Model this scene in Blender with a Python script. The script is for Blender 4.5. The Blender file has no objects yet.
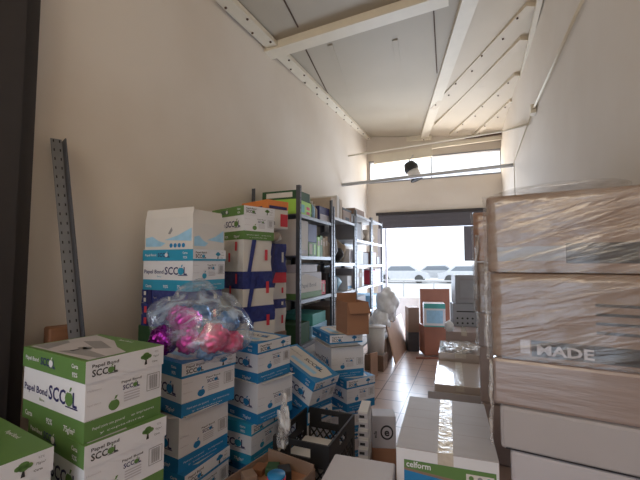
import bpy, bmesh, math, random
from mathutils import Vector, Matrix, noise
random.seed(7)
PI = math.pi
R = math.radians
scene = bpy.context.scene
COL = scene.collection

# ------------------------------------------------------------------ camera
F = 370.0
CH = 1.55
YAW = math.atan(145/370.0)
PIT = math.atan(23/370.0)
cam_d = bpy.data.cameras.new('camera')
cam = bpy.data.objects.new('camera', cam_d)
COL.objects.link(cam)
cam_d.sensor_width = 36
cam_d.lens = 36*F/640
cam_d.clip_start = 0.05
cam.location = (0, 0, CH)
cam.rotation_euler = (PI/2+PIT, 0, YAW)
scene.camera = cam
fw = Vector((-math.sin(YAW)*math.cos(PIT), math.cos(YAW)*math.cos(PIT), math.sin(PIT)))
rt = Vector((math.cos(YAW), math.sin(YAW), 0))
up = rt.cross(fw)
CP = Vector((0, 0, CH))
def ray(x, y): return fw + rt*((x-320)/F) - up*((y-240)/F)
def atz(x, y, z): d = ray(x, y); return CP+d*((z-CH)/d.z)
def atx(x, y, X): d = ray(x, y); return CP+d*(X/d.x)
def aty(x, y, Y): d = ray(x, y); return CP+d*(Y/d.y)
def atd(x, y, D): return CP+ray(x, y)*D

# ------------------------------------------------------------------ light
w = bpy.data.worlds.new('sky'); scene.world = w; w.use_nodes = True
bg = w.node_tree.nodes['Background']
bg.inputs[0].default_value = (0.86, 0.93, 1.0, 1)
bg.inputs[1].default_value = 1.9
scene.view_settings.view_transform = 'Standard'
scene.view_settings.look = 'None'
scene.view_settings.gamma = 1
scene.view_settings.use_curve_mapping = False
scene.view_settings.exposure = -0.08
def area(name, loc, rot, sx, sy, power, col):
    l = bpy.data.lights.new(name, 'AREA'); l.shape = 'RECTANGLE'
    l.size = sx; l.size_y = sy; l.energy = power; l.color = col
    o = bpy.data.objects.new(name, l); COL.objects.link(o)
    o.location = loc; o.rotation_euler = rot
    return o
# daylight entering through the loading door and the transom; rear fill lamps are added
area('daylight_door', (-0.7, 8.45, 1.3), (-PI/2, 0, 0), 2.2, 2.2, 190, (0.70, 0.82, 1.0))
area('daylight_transom', (-0.67, 8.5, 3.55), (-PI/2+R(25), 0, 0), 2.5, 0.55, 40, (1.0, 0.9, 0.76))
area('fill_rear_high', (-0.6, -2.05, 3.1), (PI/2+R(35), 0, 0), 2.3, 1.0, 50, (1.0, 0.76, 0.48))  # added warm fill behind the camera, aimed up at roof and upper walls
area('fill_rear_low', (-0.7, -2.1, 1.1), (PI/2, 0, 0), 1.6, 1.8, 7, (0.50, 0.66, 1.0))  # added cool fill behind the camera for the carton faces

# ------------------------------------------------------------------ materials
MATS = {}
def new_mat(name):
    m = bpy.data.materials.new(name); m.use_nodes = True
    return m, m.node_tree.nodes, m.node_tree.links, m.node_tree.nodes['Principled BSDF']
def mat(name, col, rough=0.7, metal=0.0, var=0.12, scale=8.0, bump=0.0, spec=0.4, stretch=None, coat=0):
    if name in MATS: return MATS[name]
    m, N, L, b = new_mat(name)
    tc = N.new('ShaderNodeTexCoord'); mp = N.new('ShaderNodeMapping')
    L.new(tc.outputs['Object'], mp.inputs[0])
    if stretch: mp.inputs['Scale'].default_value = stretch
    nz = N.new('ShaderNodeTexNoise'); nz.inputs['Scale'].default_value = scale; nz.inputs['Detail'].default_value = 4
    L.new(mp.outputs[0], nz.inputs['Vector'])
    mx = N.new('ShaderNodeMix'); mx.data_type = 'RGBA'
    mx.inputs['A'].default_value = tuple(max(0, c*(1-var)) for c in col)+(1,)
    mx.inputs['B'].default_value = tuple(min(1, c*(1+var)) for c in col)+(1,)
    L.new(nz.outputs['Fac'], mx.inputs['Factor']); L.new(mx.outputs['Result'], b.inputs['Base Color'])
    b.inputs['Roughness'].default_value = rough; b.inputs['Metallic'].default_value = metal
    b.inputs['Specular IOR Level'].default_value = spec
    b.inputs['Coat Weight'].default_value = coat
    if bump:
        bp = N.new('ShaderNodeBump'); bp.inputs['Strength'].default_value = bump; bp.inputs['Distance'].default_value = 0.01
        L.new(nz.outputs['Fac'], bp.inputs['Height']); L.new(bp.outputs[0], b.inputs['Normal'])
    MATS[name] = m
    return m
def film_mat(name, tint=(0.9, 0.88, 0.86), lo=0.42, hi=0.75, amt=0.55, stretch=(2, 2, 14), scale=5.0, rough=0.18, tilt=0.45, bs=0.8):
    if name in MATS: return MATS[name]
    m, N, L, b = new_mat(name)
    out = N['Material Output']
    tc = N.new('ShaderNodeTexCoord'); mp = N.new('ShaderNodeMapping'); mp.inputs['Scale'].default_value = stretch
    m0 = N.new('ShaderNodeMapping'); m0.inputs['Rotation'].default_value = (0.2, tilt, 0.1)
    L.new(tc.outputs['Object'], m0.inputs[0]); L.new(m0.outputs[0], mp.inputs[0])
    nz = N.new('ShaderNodeTexNoise'); nz.inputs['Scale'].default_value = scale; nz.inputs['Detail'].default_value = 5; nz.inputs['Distortion'].default_value = 0.8
    L.new(mp.outputs[0], nz.inputs['Vector'])
    mr = N.new('ShaderNodeMapRange'); mr.inputs['From Min'].default_value = lo; mr.inputs['From Max'].default_value = hi
    mr.inputs['To Min'].default_value = 0.04; mr.inputs['To Max'].default_value = amt
    L.new(nz.outputs['Fac'], mr.inputs['Value'])
    bp = N.new('ShaderNodeBump'); bp.inputs['Strength'].default_value = bs; bp.inputs['Distance'].default_value = 0.02
    L.new(nz.outputs['Fac'], bp.inputs['Height']); L.new(bp.outputs[0], b.inputs['Normal'])
    b.inputs['Base Color'].default_value = tint+(1,); b.inputs['Roughness'].default_value = rough
    b.inputs['Specular IOR Level'].default_value = 0.8
    tr = N.new('ShaderNodeBsdfTransparent'); ms = N.new('ShaderNodeMixShader')
    gl = N.new('ShaderNodeBsdfGlossy'); gl.inputs['Roughness'].default_value = rough; L.new(bp.outputs[0], gl.inputs['Normal'])
    m2 = N.new('ShaderNodeMixShader'); m2.inputs[0].default_value = 0.10
    L.new(mr.outputs[0], ms.inputs[0]); L.new(tr.outputs[0], ms.inputs[1]); L.new(b.outputs[0], ms.inputs[2])
    L.new(ms.outputs[0], m2.inputs[1]); L.new(gl.outputs[0], m2.inputs[2]); L.new(m2.outputs[0], out.inputs['Surface'])
    MATS[name] = m
    return m
def tile_mat():
    m, N, L, b = new_mat('floor_tile')
    tc = N.new('ShaderNodeTexCoord'); mp = N.new('ShaderNodeMapping'); L.new(tc.outputs['Object'], mp.inputs[0])
    br = N.new('ShaderNodeTexBrick'); br.offset = 0; br.inputs['Scale'].default_value = 1
    br.inputs['Brick Width'].default_value = 0.33; br.inputs['Row Height'].default_value = 0.33; br.inputs['Mortar Size'].default_value = 0.006
    br.inputs['Color1'].default_value = (0.50, 0.36, 0.30, 1); br.inputs['Color2'].default_value = (0.55, 0.40, 0.34, 1); br.inputs['Mortar'].default_value = (0.12, 0.08, 0.07, 1)
    L.new(mp.outputs[0], br.inputs['Vector']); L.new(br.outputs['Color'], b.inputs['Base Color'])
    b.inputs['Roughness'].default_value = 0.28
    return m
def wall_mat(name, a, bcol):
    m, N, L, b = new_mat(name)
    tc = N.new('ShaderNodeTexCoord')
    n1 = N.new('ShaderNodeTexNoise'); n1.inputs['Scale'].default_value = 0.9; n1.inputs['Detail'].default_value = 6
    n2 = N.new('ShaderNodeTexNoise'); n2.inputs['Scale'].default_value = 60
    L.new(tc.outputs['Object'], n1.inputs['Vector']); L.new(tc.outputs['Object'], n2.inputs['Vector'])
    cr = N.new('ShaderNodeValToRGB'); cr.color_ramp.elements[0].position = 0.35; cr.color_ramp.elements[1].position = 0.6
    cr.color_ramp.elements[0].color = bcol+(1,); cr.color_ramp.elements[1].color = a+(1,)
    L.new(n1.outputs['Fac'], cr.inputs[0]); L.new(cr.outputs[0], b.inputs['Base Color'])
    bp = N.new('ShaderNodeBump'); bp.inputs['Strength'].default_value = 0.12; bp.inputs['Distance'].default_value = 0.004
    L.new(n2.outputs['Fac'], bp.inputs['Height']); L.new(bp.outputs[0], b.inputs['Normal'])
    b.inputs['Roughness'].default_value = 0.85
    return m
M = dict(
    cream=wall_mat('cream_wall_paint', (0.72, 0.66, 0.59), (0.67, 0.60, 0.52)),
    floor=tile_mat(),
    white=mat('white_board', (0.76, 0.77, 0.82), 0.6, var=0.05, scale=5),
    flap=mat('white_flap', (0.68, 0.66, 0.64), 0.7, var=0.06, scale=7),
    kraft=mat('kraft_cardboard', (0.27, 0.185, 0.14), 0.7, var=0.10, scale=4, stretch=(1, 1, 6)),
    brown=mat('brown_cardboard', (0.36, 0.185, 0.11), 0.8, var=0.12, scale=4, stretch=(1, 1, 6)),
    mauve=mat('mauve_cardboard', (0.36, 0.29, 0.275), 0.65, var=0.10, scale=5, stretch=(1, 1, 5)),
    glossc=mat('film_covered_cardboard', (0.48, 0.40, 0.35), 0.14, var=0.10, scale=5, bump=0.15, spec=0.9, coat=0.6),
    glossm=mat('wrapped_mauve_cardboard', (0.34, 0.27, 0.25), 0.25, var=0.14, scale=3, bump=0.5, spec=0.7, coat=0.4, stretch=(1.2, 1, 9)),
    greyc=mat('grey_cardboard', (0.45, 0.425, 0.44), 0.6, var=0.10, scale=4, stretch=(1, 4, 1)),
    palec=mat('pale_cardboard', (0.54, 0.52, 0.56), 0.6, var=0.06, scale=4),
    green=mat('green_print', (0.12, 0.24, 0.07), 0.55, var=0.08),
    dgreen=mat('dark_green', (0.03, 0.09, 0.04), 0.6),
    lime=mat('lime_green', (0.36, 0.68, 0.10), 0.5),
    blue=mat('blue_print', (0.02, 0.22, 0.50), 0.5, var=0.08),
    cyan=mat('cyan_print', (0.03, 0.32, 0.52), 0.5, var=0.08),
    sky=mat('pale_blue_print', (0.35, 0.62, 0.85), 0.5, var=0.2, scale=20),
    navy=mat('navy_ink', (0.03, 0.03, 0.14), 0.5),
    navyw=mat('navy_wrap', (0.035, 0.05, 0.22), 0.25, var=0.5, scale=30, bump=0.5, coat=0.5),
    grey=mat('grey_print', (0.28, 0.28, 0.30), 0.6),
    lgrey=mat('light_grey_print', (0.52, 0.50, 0.54), 0.6),
    black=mat('black_plastic', (0.02, 0.02, 0.022), 0.45),
    ink=mat('black_ink', (0.03, 0.03, 0.035), 0.6),
    red=mat('red_print', (0.62, 0.05, 0.08), 0.5),
    orange=mat('orange_card', (0.75, 0.25, 0.07), 0.55),
    teal=mat('teal_print', (0.10, 0.42, 0.40), 0.5),
    steel=mat('grey_steel', (0.22, 0.23, 0.25), 0.45, metal=0.6, scale=20),
    dsteel=mat('dark_steel', (0.09, 0.095, 0.11), 0.45, metal=0.3, scale=20),
    lsteel=mat('pale_steel', (0.55, 0.56, 0.58), 0.4, metal=0.3, scale=20),
    slot=mat('slot_dark', (0.02, 0.02, 0.02), 0.9),
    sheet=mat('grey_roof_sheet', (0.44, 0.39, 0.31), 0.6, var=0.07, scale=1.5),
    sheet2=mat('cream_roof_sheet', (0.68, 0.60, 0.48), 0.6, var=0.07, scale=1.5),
    beam=mat('cream_painted_steel', (0.74, 0.68, 0.56), 0.5, var=0.08, scale=6),
    rust=mat('rust_stain', (0.10, 0.06, 0.04), 0.9),
    tape=mat('packing_tape', (0.56, 0.50, 0.42), 0.12, var=0.15, scale=25, bump=0.6, spec=0.8),
    darkdoor=mat('dark_door_steel', (0.035, 0.03, 0.03), 0.6),
    shutter=mat('dark_shutter', (0.09, 0.085, 0.10), 0.5),
    board=mat('brown_board', (0.30, 0.13, 0.09), 0.5),
    board2=mat('tan_board', (0.55, 0.37, 0.28), 0.6),
    sack=mat('white_sack', (0.75, 0.77, 0.80), 0.5, var=0.08, scale=25, bump=0.5),
    beige=mat('beige_cloth', (0.52, 0.44, 0.36), 0.9, var=0.2, scale=15, bump=0.5),
    paper=mat('paper', (0.70, 0.68, 0.66), 0.8, var=0.05),
    pcgrey=mat('grey_plastic', (0.30, 0.31, 0.34), 0.5),
    wood=mat('wood', (0.22, 0.10, 0.05), 0.6, stretch=(1, 1, 8)),
    purple=mat('purple_foil', (0.22, 0.02, 0.30), 0.25, metal=0.8, bump=0.3, scale=12),
    magenta=mat('magenta_foil', (0.75, 0.06, 0.55), 0.22, metal=0.7, bump=0.4, scale=12),
    pink=mat('red_pink_foil', (0.75, 0.06, 0.22), 0.22, metal=0.6, bump=0.4, scale=12),
    bluef=mat('blue_foil', (0.12, 0.30, 0.62), 0.3, metal=0.4, bump=0.4, scale=12),
    concrete=mat('pale_concrete', (0.70, 0.70, 0.70), 0.9),
    carpaint=mat('silver_car_paint', (0.62, 0.64, 0.68), 0.3),
    carglass=mat('car_glass', (0.20, 0.23, 0.27), 0.1),
    rubber=mat('rubber', (0.10, 0.10, 0.10), 0.9),
    film=film_mat('stretch_film', tint=(0.80, 0.77, 0.75), lo=0.44, hi=0.76, amt=0.36, stretch=(1.3, 2, 10), scale=3.2, tilt=0.25, bs=0.35),
    filmw=film_mat('stretch_film_folds', tint=(0.8, 0.78, 0.77), lo=0.40, hi=0.62, amt=0.6, scale=3.5, stretch=(4, 4, 1.5), bs=0.5),
    bag=film_mat('clear_bag_plastic', tint=(0.60, 0.74, 0.92), lo=0.42, hi=0.72, amt=0.62, stretch=(1.5, 4, 5), scale=3.5, rough=0.12, bs=0.5),
)

# ------------------------------------------------------------------ mesh helpers
TXT = {}
def text_geo(s, bold=0.0):
    k = (s, bold)
    if k not in TXT:
        c = bpy.data.curves.new('t', 'FONT'); c.body = s; c.size = 1; c.offset = bold; c.resolution_u = 2
        o = bpy.data.objects.new('t', c); COL.objects.link(o)
        dg = bpy.context.evaluated_depsgraph_get(); dg.update()
        me = bpy.data.meshes.new_from_object(o.evaluated_get(dg))
        vs = [v.co.copy() for v in me.vertices]; fs = [tuple(p.vertices) for p in me.polygons]
        bpy.data.objects.remove(o); bpy.data.curves.remove(c); bpy.data.meshes.remove(me)
        x0 = min(v.x for v in vs); x1 = max(v.x for v in vs)
        TXT[k] = (vs, fs, x0, x1)
    return TXT[k]
class MB:
    def __init__(s): s.v = []; s.f = []; s.m = []; s.mats = []; s.sm = []
    def mi(s, m):
        m = M[m] if isinstance(m, str) else m
        if m not in s.mats: s.mats.append(m)
        return s.mats.index(m)
    def face(s, pts, m, sm=False):
        n = len(s.v); s.v += [Vector(p) for p in pts]; s.f.append(tuple(range(n, n+len(pts)))); s.m.append(s.mi(m)); s.sm.append(sm)
    def raw(s, vs, fs, m, sm=False):
        n = len(s.v); s.v += [Vector(v) for v in vs]
        i = s.mi(m)
        for f in fs: s.f.append(tuple(a+n for a in f)); s.m.append(i); s.sm.append(sm)
    def box(s, a, b, m, X=None):
        x0, y0, z0 = a; x1, y1, z1 = b
        vs = [Vector(p) for p in ((x0,y0,z0),(x1,y0,z0),(x1,y1,z0),(x0,y1,z0),(x0,y0,z1),(x1,y0,z1),(x1,y1,z1),(x0,y1,z1))]
        if X is not None: vs = [X@v for v in vs]
        s.raw(vs, [(0,3,2,1),(4,5,6,7),(0,1,5,4),(1,2,6,5),(2,3,7,6),(3,0,4,7)], m)
    def beam(s, p, q, w_, h_, m, upv=(0,0,1)):
        p = Vector(p); q = Vector(q); d = q-p; L = d.length; d.normalize()
        sx = d.cross(Vector(upv)).normalized(); uz = sx.cross(d)
        X = Matrix(((sx.x, d.x, uz.x, p.x), (sx.y, d.y, uz.y, p.y), (sx.z, d.z, uz.z, p.z), (0,0,0,1)))
        s.box((-w_/2, 0, -h_/2), (w_/2, L, h_/2), m, X)
    def tube(s, pts, r, m, n=10, cap=True, radii=None):
        pts = [Vector(p) for p in pts]; rings = []
        for i, p in enumerate(pts):
            d = (pts[min(i+1, len(pts)-1)]-pts[max(i-1, 0)]).normalized()
            a = d.cross(Vector((0.123, 0.2, 1))).normalized(); b = d.cross(a)
            rr = radii[i] if radii else r
            rings.append([p+(a*math.cos(2*PI*k/n)+b*math.sin(2*PI*k/n))*rr for k in range(n)])
        vs = [v for rg in rings for v in rg]; fs = []
        for i in range(len(pts)-1):
            for k in range(n): fs.append((i*n+k, i*n+(k+1)%n, (i+1)*n+(k+1)%n, (i+1)*n+k))
        if cap: fs.append(tuple(range(n-1, -1, -1))); fs.append(tuple((len(pts)-1)*n+k for k in range(n)))
        s.raw(vs, fs, m, True)
    def text(s, t, size, X, m, bold=0.0, width=None, align=0):
        vs, fs, x0, x1 = text_geo(t, bold)
        sx = size if width is None else width/(x1-x0)
        off = {0: x0, 1: (x0+x1)/2, 2: x1}[align]
        s.raw([X@Vector(((v.x-off)*sx, v.y*size, 0)) for v in vs], fs, m)
    def poly(s, pts, X, m): s.face([X@Vector((p[0], p[1], 0)) for p in pts], m)
    def rect(s, x0, y0, x1, y1, X, m): s.poly([(x0,y0),(x1,y0),(x1,y1),(x0,y1)], X, m)
    def build(s, name, parent=None, smooth=False, bevel=0):
        me = bpy.data.meshes.new(name); me.from_pydata([tuple(v) for v in s.v], [], s.f)
        for m in s.mats: me.materials.append(m)
        for i, p in enumerate(me.polygons): p.material_index = s.m[i]; p.use_smooth = smooth or s.sm[i]
        me.update()
        o = bpy.data.objects.new(name, me); COL.objects.link(o)
        if parent: o.parent = parent
        if bevel:
            bv = o.modifiers.new('bevel', 'BEVEL'); bv.width = bevel; bv.segments = 2; bv.limit_method = 'ANGLE'
        return o
def thing(name, label, cat, loc=(0,0,0), rz=0, group=None):
    o = bpy.data.objects.new(name, None); COL.objects.link(o); o.empty_display_size = 0.05
    o.location = loc; o.rotation_euler = (0, 0, rz); o['label'] = label; o['category'] = cat
    if group: o['group'] = group
    return o
def tag(o, label, cat, group=None, loc=None, rz=None):
    o['label'] = label; o['category'] = cat
    if group: o['group'] = group
    if loc is not None: o.location = loc
    if rz is not None: o.rotation_euler = (0, 0, rz)
    return o
def struct(mb, name, **k):
    o = mb.build(name, **k); o['kind'] = 'structure'; return o
def blob(mb, c, r, m, seed=0, amp=0.25, fr=2.0, sub=3, flat=None, wr=0):
    bm = bmesh.new(); bmesh.ops.create_icosphere(bm, subdivisions=sub, radius=1)
    vs = []
    for v in bm.verts:
        p = v.co.copy(); n = noise.noise(p*fr+Vector((seed*3.1, seed, 5)))
        n2 = noise.ridged_multi_fractal(p*fr*1.5+Vector((seed, 2, 1)), 0.7, 2.1, 3, 1.0, 2.0)*wr if wr else 0
        p = p*(1+amp*n+n2)
        if flat is not None: p.z = max(p.z, flat)
        vs.append(Vector((c[0]+p.x*r[0], c[1]+p.y*r[1], c[2]+p.z*r[2])))
    fs = [tuple(v.index for v in f.verts) for f in bm.faces]; bm.free()
    mb.raw(vs, fs, m, True)

# ------------------------------------------------------------------ room
WL = -2.05; YB = 8.2; YF = -2.2
def wrx(Y): return 0.72+(YB-Y)*0.02       # right wall
def eaves():
    a = atx(215, 0, WL); b = atx(370, 140, WL)
    c = aty(540, 0, 4.2); d = aty(509, 135, YB)
    return a, b, c, d
ea, eb, ec, ed = eaves()
def roofz(X, Y):
    zl = ea.z+(eb.z-ea.z)*(Y-ea.y)/(eb.y-ea.y)
    zr = ec.z+(ed.z-ec.z)*(Y-ec.y)/(ed.y-ec.y)
    t = (X-WL)/(0.75-WL)
    return zl+(zr-zl)*t
def onroof(px, py, dz=0):
    d = ray(px, py); t = 3.0
    for _ in range(60):
        p = CP+d*t; t *= (roofz(p.x, p.y)+dz-CH)/(p.z-CH)
    return CP+d*t
fl = MB(); fl.box((WL-0.2, YF, -0.15), (1.1, YB+0.3, 0), 'floor'); struct(fl, 'floor')
def slab(name, quad, thick, m):   # quad: 4 inner points, thick vector outward
    mb = MB(); t = Vector(thick); q = [Vector(p) for p in quad]; o = [p+t for p in q]
    mb.raw(q+o, [(0,1,2,3),(7,6,5,4),(0,4,5,1),(1,5,6,2),(2,6,7,3),(3,7,4,0)], m)
    return struct(mb, name)
slab('wall_left', [(WL,YF,0),(WL,YB,0),(WL,YB,roofz(WL,YB)+.05),(WL,YF,roofz(WL,YF)+.05)], (-.2,0,0), 'cream')
slab('wall_right', [(wrx(YF),YF,0),(wrx(YB),YB,0),(wrx(YB),YB,roofz(.72,YB)+.05),(wrx(YF),YF,roofz(.86,YF)+.05)], (.2,0,0), 'cream')
# back wall: door opening and transom
dz1 = aty(430, 212, YB).z; dx0 = aty(379, 260, YB).x; dx1 = 0.62
tz0a = aty(369, 186, YB).z; tz0b = aty(502, 171, YB).z
tz1 = aty(435, 155, YB).z; tz0 = (tz0a+tz0b)/2
TZX0 = aty(369, 180, YB).x; TZX1 = aty(502, 165, YB).x
bw = MB()
bw.box((WL-.2, YB, 0), (dx0, YB+.2, dz1), 'cream')
bw.box((dx1, YB, 0), (1.1, YB+.2, dz1), 'cream')
bw.box((WL-.2, YB, dz1), (1.1, YB+.2, tz0), 'cream')
bw.box((WL-.2, YB, tz0), (TZX0, YB+.2, tz1), 'cream')
bw.box((TZX1, YB, tz0), (1.1, YB+.2, tz1), 'cream')
bw.box((WL-.2, YB, tz1), (1.1, YB+.2, max(roofz(WL,YB), roofz(.72,YB))+.1), 'cream')
struct(bw, 'wall_back')
fwall = MB()
fwall.box((WL-.2, YF-.2, 0), (-1.6, YF, 2.5), 'cream'); fwall.box((.2, YF-.2, 0), (1.1, YF, 2.5), 'cream'); fwall.box((-1.6, YF-.2, 2.1), (.2, YF, 2.5), 'cream')  # unseen rear doorway, added for the cool fill
fwall.box((WL-.2, YF-.2, 2.5), (-1.8, YF, 3.7), 'cream'); fwall.box((.6, YF-.2, 2.5), (1.1, YF, 3.7), 'cream')  # unseen high opening, added to let fill light in
fwall.box((WL-.2, YF-.2, 3.7), (1.1, YF, 4.6), 'cream')
struct(fwall, 'wall_front')
wn = MB()
for x in (TZX0, TZX1-.03): wn.box((x, YB-.01, tz0), (x+.03, YB+.05, tz1), 'grey')
for z in (tz0, tz1-.03): wn.box((TZX0+.03, YB-.01, z), (TZX1-.03, YB+.05, z+.03), 'grey')
wn.box(((TZX0+TZX1)/2-.01, YB, tz0+.03), ((TZX0+TZX1)/2+.01, YB+.04, tz1-.03), 'grey')
struct(wn, 'window_1')
# roller shutter rolled up in the head of the loading door
sh = MB()
sz0 = aty(430, 227, YB).z
for k in range(8):
    a = sz0+(dz1-sz0)*k/8; sh.box((dx0, YB-.03+.006*(k%2), a), (dx1, YB+.06, sz0+(dz1-sz0)*(k+1)/8), 'shutter')
sh.box((dx0-.05, YB-.05, dz1-.03), (dx1+.05, YB-.005, dz1+.03), 'darkdoor')
struct(sh, 'door_1')
dj = MB(); dj.box((dx0-.02, YB-.03, 0), (dx0+.05, YB+.1, sz0), 'lgrey'); dj.box((dx0+.12, YB+.1, 0), (dx0+.16, YB+.14, sz0), 'lgrey'); struct(dj, 'trim_1')
# dark steel door frame standing at the left wall beside the camera
te = atx(36, 100, WL+.12)
td = MB(); td.box((WL, 0.2, 0), (WL+.12, te.y, roofz(WL, 1)-.02), 'darkdoor'); td.box((WL+.12, 0.2, 0), (WL+.16, te.y-.08, roofz(WL,1)-.05), 'darkdoor'); struct(td, 'door_2')

# roof: two sheet fields left and right of the diagonal rafter
r0 = onroof(424, 137); r1 = onroof(470, -2); dr = (r1-r0)
def along(Y):
    t = (Y-r0.y)/dr.y; return r0.x+dr.x*t
cl = MB()
ny = 40
ys = [YF-.2+(YB+.4-YF)*i/ny for i in range(ny+1)]
for i in range(ny):
    a, b = ys[i], ys[i+1]
    xa = min(max(along(a), WL), .86); xb = min(max(along(b), WL), .86)
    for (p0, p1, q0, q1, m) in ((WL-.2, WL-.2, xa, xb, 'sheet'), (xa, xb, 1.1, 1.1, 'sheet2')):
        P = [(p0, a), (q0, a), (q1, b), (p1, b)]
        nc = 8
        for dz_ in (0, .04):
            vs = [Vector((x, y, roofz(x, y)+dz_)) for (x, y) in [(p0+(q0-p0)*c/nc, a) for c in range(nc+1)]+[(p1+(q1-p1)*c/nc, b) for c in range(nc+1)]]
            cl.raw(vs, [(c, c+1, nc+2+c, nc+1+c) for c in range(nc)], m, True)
struct(cl, 'ceiling')
def rb(name, p, q, w_, h_, dz=0, m='beam', bolts=0):
    a = onroof(*p, dz=dz); b = onroof(*q, dz=dz); mb = MB(); mb.beam(a, b, w_, h_, m)
    d = (b-a).normalized(); sx = d.cross(Vector((0,0,1))).normalized()
    for k in range(bolts):
        c = a+(b-a)*((k+.5)/bolts)+sx*w_*.3*(1 if k % 2 else -1)+Vector((0,0,-h_/2))
        mb.tube([c, c+Vector((0,0,-.012))], .012, 'rust', 6)
    return struct(mb, name)
rb('trim_2', (262, 54), (448, -4), .17, .09, -.05)
rb('trim_3', (423, 140), (472, -8), .16, .07, -.045)
rb('trim_4', (222, -4), (372, 143), .14, .05, -.04, bolts=26)
rb('trim_5', (541, -6), (508, 136), .05, .05, -.05)
rb('trim_6', (372, 144), (430, 137), .12, .10, -.06, bolts=6)
rb('trim_7', (427, 143), (508, 132), .05, .05, -.04, m='rust')
# ribs on the cream roof sheets
for i, (p, q) in enumerate((((531, 4), (433, 108)), ((524, 38), (437, 124)), ((518, 74), (452, 134)), ((513, 100), (474, 136)))):
    rb('trim_%d' % (8+i), p, q, .10, .05, -.02, m='sheet2', bolts=(7, 0, 6, 4)[i])
# seams on the grey sheets
for i, (p, q) in enumerate((((283, -2), (298, 27)), ((304, 46), (330, 98)), ((433, -2), (437, 73)), ((330, 45), (352, 108)), ((395, 40), (408, 132)))):
    rb('trim_%d' % (12+i), p, q, .012 if i < 3 else .06, .012, -.008, m='rust' if i < 3 else 'sheet')
# header steel between transom and roof
hb = MB()
z_a = aty(372, 157, YB-.1).z
hb.beam(aty(374, 160, YB-.12), aty(432, 152, YB-.12), .06, .20, 'beam')
hb.beam(aty(432, 147, YB-.2), aty(506, 137, YB-.2), .05, .07, 'beam')
struct(hb, 'trim_17')
def pipe(name, label, cat, pts, r, m, brackets=()):
    mb = MB(); mb.tube(pts, r, m)
    o = mb.build(name); tag(o, label, cat); return o
def onright(px, py, off=.03):
    d = ray(px, py); t = 1.0
    for _ in range(50):
        p = CP+d*t; t *= (wrx(p.y)-off)/max(p.x, 1e-6)
    return CP+d*t
pipe('steel_pipe', 'grey steel rail running wall to wall in front of the transom window', 'rail', [atx(342, 185, WL+.005), onright(513, 165, .005)], .03, 'lsteel')
pipe('conduit_pipe', 'thin pale conduit running across just under the roof edge', 'pipe', [atx(348, 156, WL+.02), (atx(348, 156, WL+.02)+onright(505, 131, .03))/2, onright(505, 131, .03), onright(528, 124, .03)], .016, 'beam')
c1 = MB(); A_ = onright(585, -6); B_ = onright(533, 110); C_ = onright(514, 162)
c1.tube([A_, B_], .012, 'beam'); c1.tube([B_, C_, C_+Vector((0,0,-.8))], .007, 'beam')
c1.box(tuple(B_-Vector((.03,.05,.05))), tuple(B_+Vector((.025,.05,.05))), 'beam')
tag(c1.build('conduit_pipe'), 'pale conduit with junction elbow climbing the right wall', 'pipe')
# lamp hanging from the header
lc = aty(413, 170, 7.5)
lt = thing('spot_lamp', 'black capped white floodlight can hanging in front of the transom', 'lamp', lc); lt.scale = (1.25, 1.25, 1.25)
mb = MB(); mb.tube([(-.05,0,.13),(-.03,0,.08)], .02, 'black'); mb.tube([(-.05,0,.12),(-.06,0,.16),(-.02,0,.2), tuple((aty(413, 155, YB-.13)-lc)/1.25)], .01, 'lsteel'); mb.build('bracket', lt)
mb = MB(); mb.tube([(-.07,0,.12),(-.03,0,.04),(-.01,0,-.01)], .1, 'black', 18, radii=[.075,.115,.11]); mb.build('cap', lt)
mb = MB(); mb.tube([(-.008,0,-.012),(.05,0,-.14)], .095, 'paper', 18); mb.build('lamp_body', lt)
mb = MB(); mb.tube([(.051,0,-.142),(.06,0,-.165)], .1, 'black', 18); mb.build('rim', lt)

# ------------------------------------------------------------------ outside
g = MB(); g.box((-40, YB+.3, -.16), (30, 70, -.01), 'concrete'); struct(g, 'ground')
def car(x, y, label, rz=0, sc=1):
    t = thing('parked_car', label, 'car', (x, y, 0), rz)
    prof = [(-2.1,.3),(-2.15,.7),(-1.5,.85),(-.9,1.35),(.7,1.4),(1.4,.9),(2.05,.75),(2.15,.35)]
    mb = MB(); n = len(prof)
    vs = [(p[0], s*(.8 if p[1] < 1 else .62), p[1]) for s in (-1, 1) for p in prof]
    fs = [tuple(range(n)), tuple(range(2*n-1, n-1, -1))]+[(i, (i+1) % n+0, (i+1) % n+n, i+n) for i in range(n)]
    mb.raw(vs, fs, 'carpaint'); mb.build('car_body', t)
    for s in (-1, 1):
        g_ = MB(); g_.raw([(-1.2,s*.78,.95),(-.8,s*.66,1.28),(.6,s*.66,1.3),(1.15,s*.78,.95)], [(0,1,2,3)], 'carglass'); g_.build('window', t)
        for xx in (-1.3, 1.3):
            wh = MB(); wh.tube([(xx, s*.65, .32), (xx, s*.84, .32)], .32, 'rubber', 18); wh.build('wheel', t)
for i, (px, Y, lb) in enumerate(((402, 30, 'pale car parked outside, leftmost beyond the loading door'), (437, 33, 'pale car parked outside in the middle of the doorway view'), (466, 31, 'pale car parked outside beside the wrapped stacks'))):
    p = aty(px, 262, Y); car(p.x, Y, lb, .1)
rl = thing('steel_railing', 'thin pale railing outside the loading door', 'railing', (-1, 13, 0))
mb = MB(); mb.tube([(-4,0,.95),(4,0,.95)], .03, 'lsteel'); mb.build('rail', rl)
for k in range(9):
    mb = MB(); mb.tube([(-4+k,0,0),(-4+k,0,.95)], .025, 'lsteel'); mb.build('post', rl)
lw = MB(); p0 = aty(398, 303, 8.9); lw.box((-2.2, 8.75, 0), (-1.0, 9.0, .75), 'concrete')
tag(lw.build('low_wall', bevel=.01), 'low white masonry block just outside the loading door', 'wall')

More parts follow.
